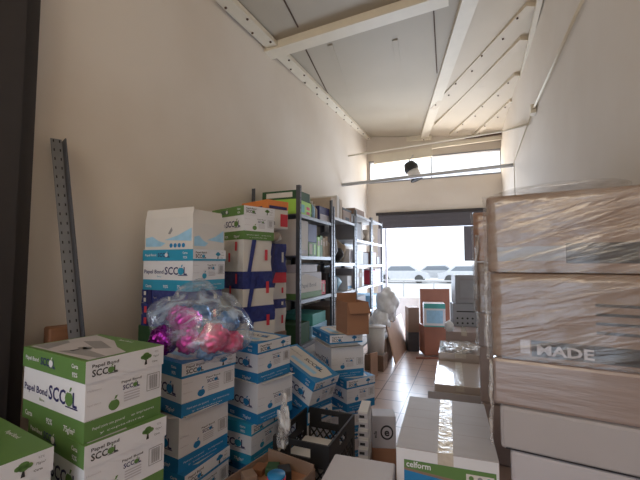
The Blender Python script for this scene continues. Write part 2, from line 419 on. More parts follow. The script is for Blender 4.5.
# ------------------------------------------------------------------ cartons
CL_, CW_, CHT = .44, .29, .255
def faceA(W, off=.0012): return Matrix.Translation((0, -W/2-off, 0)) @ Matrix.Rotation(PI/2, 4, 'X')
def faceB(L, off=.0012): return Matrix.Translation((L/2+off, 0, 0)) @ Matrix.Rotation(PI/2, 4, 'Z') @ Matrix.Rotation(PI/2, 4, 'X')
def faceT(z): return Matrix.Translation((0, 0, z))
def apple(mb, x, y, s, X, m):
    pts = [(x+s*math.cos(a)*(.5+.04*math.cos(2*a)), y+s*(.5*math.sin(a)+(-.07 if abs(a-PI/2) < .3 else 0))) for a in [2*PI*k/18 for k in range(18)]]
    mb.poly(pts, X, m)
    mb.poly([(x, y+.48*s), (x+.12*s, y+.8*s), (x+.36*s, y+.82*s), (x+.2*s, y+.55*s)], X, m)
def tree(mb, x, y, s, X, m):
    for (a, b, r) in ((0, .75, .3), (-.28, .62, .24), (.28, .62, .24), (0, .55, .28)):
        mb.poly([(x+s*(a+r*1.1*math.cos(2*PI*k/12)), y+s*(b+r*.75*math.sin(2*PI*k/12))) for k in range(12)], X @ Matrix.Translation((0,0,.0002)), m)
    mb.poly([(x-.16*s, y-.05*s), (x+.1*s, y-.05*s), (x+.04*s, y+.5*s), (x-.04*s, y+.5*s)], X, 'ink')
def brand(mb, x, y, s, X, m, ink='navy'):
    mb.text('SCC', s, X @ Matrix.Translation((x, y, 0)), ink, .02, width=s*1.75)
    apple(mb, x+s*2.1, y+s*.33, s*.72, X @ Matrix.Translation((0,0,.0004)), m)
    mb.text('L', s, X @ Matrix.Translation((x+s*2.45, y, 0)), ink, .02, width=s*.42)
    mb.rect(x+s*1.75, y-s*.10, x+s*2.95, y-s*.04, X, ink)
MESH = {}
def carton_meshes(c, style):
    k = (c, style)
    if k in MESH: return MESH[k]
    L, W, H = CL_, CW_, CHT
    cm = {'green': 'green', 'blue': 'blue', 'cyan': 'cyan'}[c]
    bl = H-.012 if style != 'open' else H
    b = MB(); band = .066
    l, w_ = L/2-.004, W/2-.004
    if style == 'open':
        for z0, z1, m in ((0, band, cm), (band, bl, 'white')):
            t = .005
            b.box((-l, -w_, z0), (l, -w_+t, z1), m); b.box((-l, w_-t, z0), (l, w_, z1), m)
            b.box((-l, -w_+t, z0), (-l+t, w_-t, z1), m); b.box((l-t, -w_+t, z0), (l, w_-t, z1), m)
        b.box((-l+.005, -w_+.005, 0), (l-.005, w_-.005, .005), 'kraft')
        b.box((-l+.01, -w_+.01, .005), (l-.01, w_-.01, bl*.72), 'paper')
    else:
        b.box((-l, -w_, 0), (l, w_, band), cm); b.box((-l, -w_, band), (l, w_, bl), 'white')
    p = b; A = faceA(W-.008); B = faceB(L-.008)
    p.text('Carta', .024, A @ Matrix.Translation((-.19, .017, 0)), 'white', .02)
    p.text('92%', .026, A @ Matrix.Translation((-.03, .016, 0)), 'white', .02)
    p.text('75g/m²', .026, A @ Matrix.Translation((.09, .016, 0)), 'white', .02)
    p.text('Papel Bond', .034, A @ Matrix.Translation((-.205, .105, 0)), 'navy', .015, width=.175)
    p.text('Blanco', .014, A @ Matrix.Translation((-.085, .082, 0)), cm)
    brand(p, -.02, .10, .066, A, cm)
    p.text('Papel Bond', .011, B @ Matrix.Translation((-.02, .155, 0)), 'ink', .01, width=.075)
    brand(p, -.015, .132, .022, B, cm)
    apple(p, -.045, .092, .036, B, cm)
    for k in range(3): p.text(('Multiusos', 'Papel blanco', '10 paquetes')[k], .009, B @ Matrix.Translation((-.135, .155-.045*k, 0)), 'lgrey', width=.045)
    for k in range(4): p.rect(-.01, .118-.009*k, .05, .122-.009*k, B, 'lgrey')
    for a, b_, c_, d_ in ((.078, .1, .132, .102), (.078, .158, .132, .16), (.078, .1, .08, .16), (.13, .1, .132, .16)): p.rect(a, b_, c_, d_, B, 'grey')
    for k in range(9): p.rect(.088+.004*k, .106, .0895+.004*k+.001*(k % 2), .154, B, 'grey')
    p.text('Papel para uso general', .012, B @ Matrix.Translation((-.115, .033, 0)), 'white', width=.11)
    p.text('en impresoras', .012, B @ Matrix.Translation((.02, .033, 0)), 'white', width=.09)
    p.text('y copiadoras', .010, B @ Matrix.Translation((-.09, .014, 0)), 'white', width=.16)
    body = p.build('body'); bprint = None
    lid = lprint = None; extra = None
    if style == 'lid' or style == 'tray':
        z0, z1 = (H-.07, H) if style == 'lid' else (0, .07)
        b = MB(); l, w_ = L/2, W/2
        long_m = cm
        # skirt sides and top with their printed colours
        b.face([(-l,-w_,z0),(l,-w_,z0),(l,-w_,z1),(-l,-w_,z1)], long_m)
        b.face([(l,w_,z0),(-l,w_,z0),(-l,w_,z1),(l,w_,z1)], long_m)
        for s in (1, -1):
            f = [(s*l,-s*w_,z0+.012*(c != 'green')),(s*l,s*w_,z0+.012*(c != 'green')),(s*l,s*w_,z1),(s*l,-s*w_,z1)]
            b.face(f, 'white')
            if c != 'green': b.face([(s*l,-s*w_,z0),(s*l,s*w_,z0),(s*l,s*w_,z0+.012),(s*l,-s*w_,z0+.012)], long_m)
        b.face([(-l,-w_,z1),(l,-w_,z1),(l,w_,z1),(-l,w_,z1)], long_m)
        b.face([(-l,-w_,z0),(-l,w_,z0),(l,w_,z0),(l,-w_,z0)], 'flap')
        p = b; A = faceA(W); B = faceB(L); T = faceT(z1+.001)
        p.text('Papel Bond', .020, A @ Matrix.Translation((-.195, z0+.030, 0)), 'white', .015, width=.10)
        brand(p, -.08, z0+.024, .036, A, 'white', 'navy')
        p.text('Carta', .018, A @ Matrix.Translation((.135, z0+.042, 0)), 'white', .02)
        p.text('92%', .020, A @ Matrix.Translation((.14, z0+.014, 0)), 'white', .02)
        p.text('Papel Bond', .015, B @ Matrix.Translation((-.125, z0+.046, 0)), 'ink', .015, width=.09)
        brand(p, -.125, z0+.018, .030, B, cm, 'ink')
        tree(p, .07, z0+.016, .042, B, cm)
        p.text('92%', .010, B @ Matrix.Translation((.105, z0+.05, 0)), 'grey'); p.text('75g/m²', .009, B @ Matrix.Translation((.1, z0+.034, 0)), 'ink'); p.text('Carta', .010, B @ Matrix.Translation((.095, z0+.016, 0)), 'ink')
        if c == 'green':
            p.poly([(-.205,-.13),(.205,-.13),(.205,.0),(.1,.03),(-.02,.09),(-.205,.12)], T, 'lgrey')
            p.poly([(-.2,-.12),(-.09,-.12),(-.14,-.02),(-.2,.0)], T @ Matrix.Translation((0,0,.0004)), 'grey')
            p.poly([(-.02,-.12),(.2,-.10),(.2,-.07),(.03,-.05)], T @ Matrix.Translation((0,0,.0004)), 'grey')
            p.poly([(-.12,.02),(.06,-.03),(.1,.01),(-.06,.06)], T @ Matrix.Translation((0,0,.0005)), 'grey')
            tree(p, .02, -.09, .07, T @ Matrix.Translation((0,0,.0008)), 'grey')
            p.text('Papel Bond', .02, T @ Matrix.Translation((-.02, .105, 0)), 'white', .01)
        else:
            p.poly([(-.2,-.06),(-.12,-.11),(.15,-.11),(.2,-.05),(.2,.08),(.12,.11),(-.2,.11)], T, 'flap')
            p.text('Papel Bond', .028, T @ Matrix.Translation((-.19, .02, .0006)), 'grey', .01)
            brand(p, -.03, .015, .06, T @ Matrix.Translation((0,0,.0006)), cm, 'ink')
            p.rect(-.1, -.07, .14, -.03, T @ Matrix.Translation((0,0,.0004)), 'sky')
        lid = p.build('lid')
    if style == 'open':
        b = MB()
        extra = []
        for (sx, w1, ang, which, hl) in ((1, W-.03, 12, 'x', .035), (-1, L-.03, 20, 'y', .05)):
            f = MB(); a = R(ang)
            if which == 'x':
                X = Matrix.Translation((sx*(L/2-.006), 0, H)) @ Matrix.Rotation(sx*(PI/2-a), 4, 'Y')
                f.box((-.002, -w1/2, 0), (.002, w1/2, hl), 'flap', X)
            else:
                X = Matrix.Translation((0, sx*(W/2-.006), H)) @ Matrix.Rotation(-sx*(PI/2-a), 4, 'X')
                f.box((-w1/2, -.002, 0), (w1/2, .002, hl), 'flap', X)
            extra.append(f.build('flap'))
    MESH[k] = (body, bprint, lid, lprint, extra)
    for o in [body, bprint, lid, lprint]+(extra or []):
        if o: COL.objects.unlink(o)
    return MESH[k]
def inst(o, parent):
    c = o.copy(); COL.objects.link(c); c.parent = parent; return c
def carton(c, style, loc, rz, label, h=CHT, group='copy paper cartons', tilt=None, sy=1):
    if style == 'tray': t = thing('carton_lid', label, 'box lid', loc, rz)
    else: t = thing('paper_carton', label, 'carton', loc, rz, group)
    body, bp_, lid, lp_, ex = carton_meshes(c, style)
    if style != 'tray':
        inst(body, t)
    if lid: inst(lid, t)
    for e in ex or []: inst(e, t)
    t.scale = (1, sy, h/CHT)
    if tilt: t.rotation_euler = (tilt[0], tilt[1], rz)
    return t
def near(N, rz, L=CL_, W=CW_):      # centre of a box from its near corner (+L/2, -W/2)
    v = Matrix.Rotation(rz, 3, 'Z') @ Vector((-L/2, W/2, 0)); return Vector((N[0]+v.x, N[1]+v.y, 0))
def stack(N, ztop, rz, h, specs, hidden, colour='blue', sy=1, tilt=None):
    """cartons from the top down; the lowest ones reach the floor"""
    z = ztop
    for (c, st, dr_, dx, dy, label) in specs:
        z -= h; o = near((N[0]+dx, N[1]+dy), rz+dr_, CL_, CW_*sy)
        carton(c, st, (o.x, o.y, z), rz+dr_, label, h, sy=sy, tilt=tilt)
    if tilt: z -= .06
    n = max(1, round(z/h))
    for k in range(n):
        o = near(N, rz, CL_, CW_*sy); carton(colour, 'lid', (o.x, o.y, z*(n-1-k)/n), rz+R(random.uniform(-1, 1)), hidden, z/n, hidden.replace('carton', 'cartons', 1), sy=sy)
    return z
# green cartons, lower left
N = atd(86, 362, 1.2); zt = N.z
stack(N, zt, R(-9), .262, [
    ('green', 'lid', 0, 0, 0, 'green and white copy paper carton on top of the left green stack'),
    ('green', 'lid', R(-3), .015, -.005, 'green copy paper carton directly under the topmost green carton at left')],
    'copy paper carton at the foot of the left green stack', 'green')
p = atz(54, 446, 1.0); d_ = Vector((math.sin(R(10)), math.cos(R(10))))
N2 = (p.x-d_.x*CW_, p.y-d_.y*CW_)
stack(N2, 1.0, R(-10), .25, [('green', 'lid', 0, 0, 0, 'green carton cut off by the lower left corner of the photo')], 'copy paper carton under the lower left corner carton', 'green')
# blue stack A
N = atd(182, 364.5, 1.7)
stack(N, N.z, R(-15), .245, [
    ('blue', 'lid', 0, 0, 0, 'blue lidded paper carton under the clear bag, topmost of the front blue stack'),
    ('blue', 'open', R(6), -.01, 0.0, 'blue and white carton with raised flaps, second in the front blue stack'),
    ('blue', 'lid', R(12), .03, 0.0, 'blue lidded paper carton third down in the front blue stack')],
    'blue carton at the foot of the front blue stack', sy=1.1)
A_top = N.z
# stack C
NC = atd(258, 344, 2.1)
stack(NC, NC.z, R(-14), .225, [
    ('blue', 'lid', 0, 0, 0, 'blue lidded carton with white label on its lid, right of the clear bag'),
    ('blue', 'open', R(-4), 0, 0, 'white carton with opened flaps under the labelled blue lid carton'),
    ('cyan', 'lid', R(6), -.03, -.01, 'bright blue lidded carton low beside the hanging white bag')],
    'blue carton at the foot of the middle blue stack')
# E
NE = atd(308, 378, 2.42)
stack(NE, NE.z+.07, R(-20), .235, [('blue', 'lid', 0, 0, 0, 'tilted blue paper carton lying on its neighbours behind the black crate')], 'blue carton under the tilted carton', sy=.85, tilt=(0, R(20)))
# D
ND = atd(331, 348.5, 2.95)
zD = ND.z
stack(ND, zD, R(-50), .24, [
    ('blue', 'open', 0, 0, 0, 'opened white carton with blue base under the loose blue lid'),
    ('blue', 'lid', R(14), .13, .0, 'blue and white carton below the opened one, beside the tiled floor')],
    'blue carton at the foot of the centre stack')
o = near((ND.x-.01, ND.y), R(-49)); carton('blue', 'tray', (o.x, o.y, zD+.03), R(-49), 'shallow blue carton lid full of papers in front of brown open box')

def plain_box(name, label, cat, loc, rz, L, W, H, m, group=None, tape=None, openb=False, bevel=.006, extra=None, film=False, tilt=None, flaps=None):
    t = thing(name, label, cat, loc, rz, group)
    if tilt: t.rotation_euler = (tilt[0], tilt[1], rz)
    b = MB()
    if openb:
        q = .006
        b.box((-L/2,-W/2,0),(L/2,-W/2+q,H),m); b.box((-L/2,W/2-q,0),(L/2,W/2,H),m)
        b.box((-L/2,-W/2+q,0),(-L/2+q,W/2-q,H),m); b.box((L/2-q,-W/2+q,0),(L/2,W/2-q,H),m); b.box((-L/2+q,-W/2+q,0),(L/2-q,W/2-q,q),m)
    else:
        b.box((-L/2,-W/2,0),(L/2,W/2,H),m)
    if extra: extra(b, faceA(W), faceB(L), faceT(H+.0022))
    b.build('body', t, bevel=0 if openb else bevel)
    if tape:
        k = MB(); mt, tw = tape
        k.box((-tw/2,-W/2-.001,H-.05),(tw/2,-W/2,H+.001),mt); k.box((-tw/2,-W/2,H),(tw/2,W/2,H+.0015),mt)
        k.build('packing_tape', t)
    for (sd, fl_, ang) in flaps or []:
        a = R(ang); f = MB()
        if sd in 'ab':
            s_ = 1 if sd == 'a' else -1
            X = Matrix.Translation((s_*(L/2-.003), 0, H)) @ Matrix.Rotation(s_*(PI/2-a), 4, 'Y'); f.box((-.002,-W/2+.004,0),(.002,W/2-.004,fl_),m,X)
        else:
            s_ = 1 if sd == 'c' else -1
            X = Matrix.Translation((0, s_*(W/2-.003), H)) @ Matrix.Rotation(-s_*(PI/2-a), 4, 'X'); f.box((-L/2+.004,-.002,0),(L/2-.004,.002,fl_),m,X)
        f.build('flap', t)
    if film:
        s = MB(); n = 10; e = .012
        def g_(u, v, fn):
            pass
        bm = bmesh.new(); bmesh.ops.create_cube(bm, size=1)
        bmesh.ops.subdivide_edges(bm, edges=bm.edges[:], cuts=9, use_grid_fill=True)
        vs = []
        for v in bm.verts:
            p = Vector((v.co.x*(L+2*e), v.co.y*(W+2*e), v.co.z*(H-.004)))
            n_ = noise.noise(Vector((p.x*9+loc[2]*7, p.y*9, p.z*14)))*.010
            q_ = Vector((v.co.x, v.co.y, 0)).normalized() if v.co.xy.length > 0 else Vector((0,0,0))
            p += q_*n_; p.z += H/2; vs.append(p)
        fs = [tuple(v.index for v in f.verts) for f in bm.faces if abs(f.normal.z) < .5 or f.normal.z > .5]
        bm.free(); s.raw(vs, fs, 'film', True); s.build('stretch_film', t)
    return t

# ------------------------------------------------------------------ brown carton on the centre stack and small papers
pb = atd(352, 321, 3.12); LB = zD+.101
b = MB(); b.box((-.2,-.12,0),(.19,.12,.028),'paper'); tag(b.build('paper_pile', bevel=.004), 'sheets of paper squeezed between loose blue lid and opened carton', 'paper', loc=(o.x, o.y, zD+.001), rz=R(-50))
plain_box('open_carton', 'brown open cardboard box standing on the blue carton lid', 'box', (pb.x, pb.y, LB), R(-50), .25, .19, .26, 'brown', openb=True,
          flaps=(('a', .10, -60), ('b', .06, 95)))
# ------------------------------------------------------------------ top-left stack B on navy bundles
def bundle(loc, rz, L, W, H, label, cat='paper bundle', top=None, base='paper', strap='navyw', lab='red', group=None):
    """wrapped bundle of paper reams with straps and coloured end labels"""
    t = thing('ream_bundle', label, cat, loc, rz, group)
    b = MB(); bm = bmesh.new(); bmesh.ops.create_cube(bm, size=1); bmesh.ops.subdivide_edges(bm, edges=bm.edges[:], cuts=7, use_grid_fill=True)
    for mt, hi in ((base, False), (top or base, True)):
        vs = []
        for v in bm.verts:
            p_ = Vector((v.co.x*L, v.co.y*W, (v.co.z+.5)*H*.5+(H*.5 if hi else 0)))
            n_ = noise.noise(Vector((p_.x*7+loc[2]*9, p_.y*7, p_.z*9+hi)))*.012
            q_ = Vector((v.co.x, v.co.y, 0)); p_ += q_*n_*2; vs.append(p_)
        b.raw(vs, [tuple(v.index for v in f.verts) for f in bm.faces], mt)
    bm.free()
    A = faceA(W, .010); B = faceB(L, .010)
    for x, z in ((-L*.42, .1), (-L*.42, .6), (L*.12, .3), (L*.30, .65)): b.rect(x, z*H, x+.022, z*H+H*.28, A, lab)
    b.rect(W*.22, H*.35, W*.32, H*.7, B, lab)
    b.text('Papel', .016, A @ Matrix.Translation((-L*.2, H*.4, 0)), 'grey')
    b.build('reams', t)
    s = MB()
    s.box((-L*.30-.016, -W/2-.008, 0), (-L*.30+.016, W/2+.008, H+.001), strap)
    s.build('strap', t); s = MB()
    s.poly([(-W*.40,0),(-W*.28,0),(-W*.1,H),(-W*.25,H)], faceB(L, .014), strap)
    s.build('strap', t)
    return t
NB = atd(192, 249, 2.22); zB = NB.z; rB = R(-5)
oB = near(NB, rB, .42, .29)
carton('cyan', 'lid', (oB.x, oB.y, zB-.255), rB, 'bright blue lidded carton under the tall white open carton by left wall', .255)
# open carton with upright white extended sides above B1
t = thing('open_carton', 'white paper carton with tall upright flaps and blue swooshes by left wall', 'carton', (oB.x, oB.y, zB), rB)
b = MB(); L, W = .42, .28
b.box((-L/2,-W/2,0),(L/2,-W/2+.005,.20),'flap'); b.box((-L/2,W/2-.005,0),(L/2,W/2,.17),'flap'); b.box((-L/2,-W/2+.005,0),(-L/2+.005,W/2-.005,.15),'flap'); b.box((L/2-.005,-W/2+.005,0),(L/2,W/2-.005,.16),'flap')
b.box((-L/2+.005,-W/2+.005,0),(L/2-.005,W/2-.005,.10),'paper'); b.build('body', t)
for X, w1, hl in ((Matrix.Translation((0,-W/2+.003,.20)) @ Matrix.Rotation(R(-9),4,'X'), L-.01, .06), (Matrix.Translation((L/2-.003,0,.16)) @ Matrix.Rotation(PI/2,4,'Z') @ Matrix.Rotation(R(-14),4,'X'), W-.01, .09)):
    f = MB(); f.box((-w1/2,-.002,0),(w1/2,.002,hl),'flap',X); f.build('flap', t)
p = MB(); A = faceA(W); B = faceB(L)
for Xf, s in ((A, 1), (B, .65)):
    p.poly([(-.2*s,.02),(-.2*s,.075),(-.14*s,.085),(-.08*s,.055),(-.02*s,.04),(-.06*s,.02)], Xf, 'sky')
    p.poly([(-.03*s,.06),(.08*s,.085),(.2*s,.13),(.2*s,.05),(.1*s,.055)], Xf, 'sky')
for k in range(4):
    p.poly([(.03+.035*k+.014*math.cos(a*PI/6), .025+.014*math.sin(a*PI/6)) for a in range(12)], A @ Matrix.Translation((0,0,.0005)), 'blue')
p.poly([(.0,.10),(.03,.14),(.04,.12),(.02,.095)], A, 'grey')
p.build('printing', t)
# navy bundles carrying B
zz = zB-.255
oN = Vector((oB.x-.0, oB.y-.0, 0))
for k, (h, lb) in enumerate(((.085, 'navy wrapped paper bundle directly below the bright blue carton at left wall'), (.14, 'navy and red wrapped paper bundle on the dark green crate'))):
    zz -= h; bundle((oN.x-.01, oN.y-.01, zz), rB+R(8*k-4), .44-.04*k, .27, h, lb, base='navyw', lab='red' if k else 'paper', strap='navy')
dgt = plain_box('dark_crate', 'dark green plastic crate behind the topmost green carton', 'crate', (oN.x-.02, oN.y-.02, zz-.2), rB, .44, .26, .2, 'dgreen')
plain_box('cardboard_box', 'brown cardboard box beneath the dark green crate', 'box', (oN.x-.01, oN.y-.01, 0), rB, .38, .24, zz-.2, 'kraft')
# ------------------------------------------------------------------ stack M (green carton over wrapped bundles)
NM = atd(244, 205, 2.7); rM = R(-22); z = NM.z
o = near(NM, rM); z -= .25
carton('green', 'lid', (o.x, o.y, z), rM, 'green and white paper carton on top of the wrapped bundles', .25)
for k, (dr_, h, top, lb) in enumerate(((5, .235, None, 'white paper bundle with navy straps just under the raised green carton'), (0, .255, 'navyw', 'white paper bundle with navy wrapped top, second under green carton'), (-3, .23, 'navyw', 'navy and white wrapped bundle behind the labelled blue carton'))):
    z -= h; o = near(NM, rM+R(dr_), .42, .28); bundle((o.x, o.y, z), rM+R(dr_), .42, .28, h, lb, top=top)
for k in range(4):
    o = near(NM, rM); carton('blue', 'lid', (o.x, o.y, z*(3-k)/4), rM, 'carton hidden at the foot of the wrapped bundle pile', z/4, 'cartons at the foot of the bundle pile')
# M'
NP = atd(267, 199, 3.15); z = NP.z
def stackP(dz, L, W, fn): pass
o = near(NP, rM, .36, .24)
z -= .075; plain_box('orange_box', 'flat orange cardboard box beside the raised green carton', 'box', (o.x, o.y, z), rM, .37, .245, .075, 'orange', extra=lambda e, A, B, T: (e.rect(-.16,.0,.12,.02,A,'navy'), e.rect(-.1,.0,.1,.025,B,'navy')))
z -= .17; plain_box('white_box', 'white box with red label beneath the flat orange box', 'box', (o.x, o.y, z), rM, .36, .24, .17, 'paper', extra=lambda e, A, B, T: (e.rect(.03,.02,.115,.13,B,'red'), e.rect(-.1,.03,-.03,.06,B,'grey')))
z -= .13; b = MB(); blob(b, (0,0,.065), (.17,.12,.07), 'beige', 3, .2, 3, flat=-.92); tag(b.build('cloth_bag'), 'brown crumpled bag squeezed between white box and navy bundle', 'bag', loc=(o.x, o.y, z), rz=rM)
for h, base, lb in ((.25, 'navyw', 'navy printed paper bundle left of the first shelf post'), (.09, 'red', 'red and navy flat bundle left of the first shelf post'), (.14, 'paper', 'white paper bundle under the red flat bundle'), (.08, 'navyw', 'thin navy bundle behind the labelled blue carton, left of shelving'), (.2, 'paper', 'white wrapped bundle low beside the shelving upright')):
    z -= h; bundle((o.x, o.y, z), rM, .34, .22, h, lb, base=base, strap='navy', lab='paper' if base == 'navyw' else 'red')
plain_box('cardboard_box', 'brown cardboard box under the bundles beside the shelving', 'box', (o.x, o.y, 0), rM, .35, .23, z, 'kraft')

# ------------------------------------------------------------------ leaning slotted angle, wood block
a0 = atx(75, 345, WL+.25); a1 = atx(56, 139, WL+.04)
dd = (a1-a0).normalized(); foot = a0-dd*(a0.z/dd.z)
sa = MB(); Ln = (a1-foot).length
X = Matrix.Translation(foot) @ dd.to_track_quat('Z', 'X').to_matrix().to_4x4() @ Matrix.Rotation(R(0), 4, 'Z')
sx = X.to_3x3() @ Vector((1,0,0))
sa.beam(foot, a1, .05, .006, 'steel', upv=(1,-.3,0)); sa.beam(foot+Vector((.022,.028,0)), a1+Vector((.022,.028,0)), .006, .05, 'dsteel', upv=(1,-.3,0))
pn = Vector((1,-.3,0)); pn = (pn-dd*pn.dot(dd)).normalized()
for k in range(int(Ln/.05)):
    for s in (-1, 1):
        c = foot+dd*(.03+.05*k)+pn*.0045+dd.cross(pn).normalized()*.014*s
        sa.beam(c, c+dd*.014, .005, .002, 'slot', upv=pn)
tag(sa.build('slotted_angle'), 'grey perforated steel angle leaning against the left wall', 'steel angle')
wb = MB(); q = atx(60, 338, WL+.12)
wb.box((-.05,-.06,0),(.05,.06,q.z+.06),'wood'); tag(wb.build('wood_board', bevel=.01), 'small brown wooden board end behind the topmost green carton', 'board', loc=(q.x, q.y, 0), rz=R(-20))
wb.mats

# ------------------------------------------------------------------ clear bag with foil balls
bz = A_top
bc = atd(198, 334, 1.86)
bgm = MB(); blob(bgm, (0,0,0), (.27,.21,.20), 'bag', 4, .30, 1.5, sub=5, flat=-.80, wr=.03)
# twisted neck
tag(bgm.build('plastic_bag'), 'clear plastic bag of shiny purple and pink balls on blue carton', 'bag', loc=(bc.x, bc.y, bz+.155), rz=R(-20))
for (px, py, D, r, m, lb) in ((164, 340, 1.72, .062, 'purple', 'dark purple shiny ball at the left end of the clear bag'), (186, 322, 1.80, .065, 'magenta', 'bright magenta ball in the left half of the clear bag'),
        (188, 342, 1.72, .05, 'magenta', 'magenta ball low in the middle of the clear bag'), (214, 338, 1.72, .062, 'pink', 'red pink ball in the right half of the clear bag'),
        (199, 316, 1.95, .055, 'bluef', 'blue shiny ball at the top of the clear bag'), (232, 342, 1.82, .05, 'pink', 'red pink ball at right end of clear bag'), (207, 354, 1.78, .045, 'bluef', 'blue foil ball at the bottom of the clear bag'),
        (178, 302+14, 1.9, .05, 'magenta', 'magenta ball nearest the top left of the clear bag'), (228, 322, 1.9, .05, 'bluef', 'blue foil ball at the top right of the clear bag')):
    p = atd(px, py, D); mb = MB(); blob(mb, (0,0,0), (r,r,r), m, px, .28, 3, sub=4, wr=.05)
    p.z = max(p.z, bz+r*1.05)
    tag(mb.build('foil_ball'), lb, 'ball', 'balls in the clear bag', loc=p)

# ------------------------------------------------------------------ black crate
rc = R(-1); NK = atd(329, 447, 1.9); Lk, Wk, Hk = .33, .45, .27
ok = near(NK, rc, Lk, Wk); zk = NK.z-Hk
t = thing('milk_crate', 'black plastic crate with lattice sides holding sheets of paper', 'crate', (ok.x, ok.y, zk), rc)
def crate_side(L, off, X):
    b = MB(); T_ = .012
    def bx(x0, z0, x1, z1, m='black'): b.box((x0, off-T_/2, z0), (x1, off+T_/2, z1), m, X)
    bx(-L/2, Hk-.03, L/2, Hk); bx(-L/2, 0, L/2, .03)
    bx(-L/2, .03, -L/2+.03, Hk-.03); bx(L/2-.03, .03, L/2, Hk-.03)
    bx(-L/2+.03, Hk-.08, -.06, Hk-.03); bx(.06, Hk-.08, L/2-.03, Hk-.03)
    bx(-L/2+.03, Hk-.12, L/2-.03, Hk-.08)
    x = -L/2+.03; z0, z1 = .03, Hk-.12
    n = int((L-.06)/.045)
    for k in range(-3, n+3):
        for s in (1, -1):
            xa = x+k*.045; xb = xa+s*(z1-z0)*.8; za, zb = z0, z1
            lo, hi = -L/2+.03, L/2-.03
            def cut(xa, za, xb, zb):
                t0, t1 = 0, 1; d = xb-xa
                ts = sorted(((lo-xa)/d, (hi-xa)/d)); t0 = max(0, ts[0]); t1 = min(1, ts[1])
                if t1-t0 < .02: return None
                return xa+d*t0, za+(zb-za)*t0, xa+d*t1, za+(zb-za)*t1
            r_ = cut(xa, za, xb, zb)
            if r_: b.beam(X@Vector((r_[0], off, r_[1])), X@Vector((r_[2], off, r_[3])), .008, .008, 'black')
    return b
I4 = Matrix.Identity(4); Z90 = Matrix.Rotation(PI/2, 4, 'Z')
crate_side(Lk-.002, -Wk/2+.006, I4).build('side_panel', t); crate_side(Lk-.002, Wk/2-.006, I4).build('side_panel', t)
crate_side(Wk-.03, -Lk/2+.006, Z90).build('side_panel', t); crate_side(Wk-.03, Lk/2-.006, Z90).build('side_panel', t)
b = MB(); b.box((-Lk/2+.01,-Wk/2+.01,0),(Lk/2-.01,Wk/2-.01,.012),'black'); b.build('base', t)
b = MB()
b.box((-.12,-.17,0),(.11,.13,.12),'paper', Matrix.Rotation(R(3),4,'Z')); b.raw([(-.14,-.19,.125),(.13,-.19,.125),(.12,.05,.15),(-.12,.02,.13)], [(0,1,2,3)], 'paper')
b.box((-.13,-.18,.121),(.12,.02,.124),'paper')
tag(b.build('paper_pile'), 'white papers lying inside the black crate', 'paper', loc=(ok.x, ok.y, zk+.013), rz=rc)
plain_box('cardboard_box', 'brown cardboard box holding up the black crate', 'box', (ok.x, ok.y, 0), rc, Lk-.02, Wk-.02, zk, 'brown')
# reams right of crate
q = atd(358, 411, 2.35)
for k in range(6):
    b = MB(); b.box((0,0,0),(.06,.2,.053),'paper'); b.box((0,-.0015,.010),(.06,.0,.043),'lgrey'); b.box((.008,-.003,.016),(.04,-.0015,.032),'ink')
    tag(b.build('paper_ream'), ('topmost wrapped ream right of the black crate', 'second ream down right of the black crate', 'third ream down right of the black crate', 'fourth ream down right of the black crate', 'fifth ream down right of the black crate', 'lowest visible ream right of the black crate')[k], 'paper ream', 'reams beside the crate', loc=(q.x+.004*(k % 2), q.y, q.z-.056*(k+1)), rz=R(8))
plain_box('cardboard_box', 'brown box beneath the reams right of the black crate', 'box', (q.x+.02, q.y+.105, 0), R(8), .065, .2, q.z-.336, 'kraft')
# e box
q = atd(381, 416, 2.6); 
def eprint(e, A, B, T):
    X = A @ Matrix.Translation((.02, .11, 0))
    e.poly([(.045*math.cos(a*PI/12), .05*math.sin(a*PI/12)) for a in range(24)], X, 'ink')
    e.poly([(.034*math.cos(a*PI/12), .038*math.sin(a*PI/12)) for a in range(24)], X @ Matrix.Translation((0,0,.0006)), 'lgrey')
    e.text('e', .075, X @ Matrix.Translation((0,-.022,.0012)), 'ink', .03, align=1)
    e.text('ecla', .03, A @ Matrix.Translation((-.05,.07,0)) @ Matrix.Rotation(PI/2, 4, 'Z'), 'ink', .02)
plain_box('shoe_box', 'small grey box with round letter emblem beside the reams', 'box', (q.x, q.y+.07, q.z-.22), R(16), .165, .14, .22, 'lgrey', extra=eprint)
plain_box('cardboard_box', 'dark brown box under the small emblem box', 'box', (q.x, q.y+.07, 0), R(16), .165, .14, q.z-.22, 'brown')
# grey carton bottom centre
bl_ = atz(335, 453, .62); br_ = atz(396, 463, .62); dv = (br_-bl_); ang = math.atan2(dv.y, dv.x); Lg = dv.length
c_ = (bl_+br_)/2+Vector((math.sin(ang), -math.cos(ang), 0))*.16
plain_box('grey_carton', 'pale grey carton cut off by the bottom edge before the crate', 'carton', (c_.x, c_.y, .31), ang, Lg, .32, .31, 'palec', bevel=.01)
plain_box('grey_carton', 'grey carton underneath the pale carton at the bottom edge', 'carton', (c_.x, c_.y, 0), ang, Lg-.02, .30, .31, 'greyc')
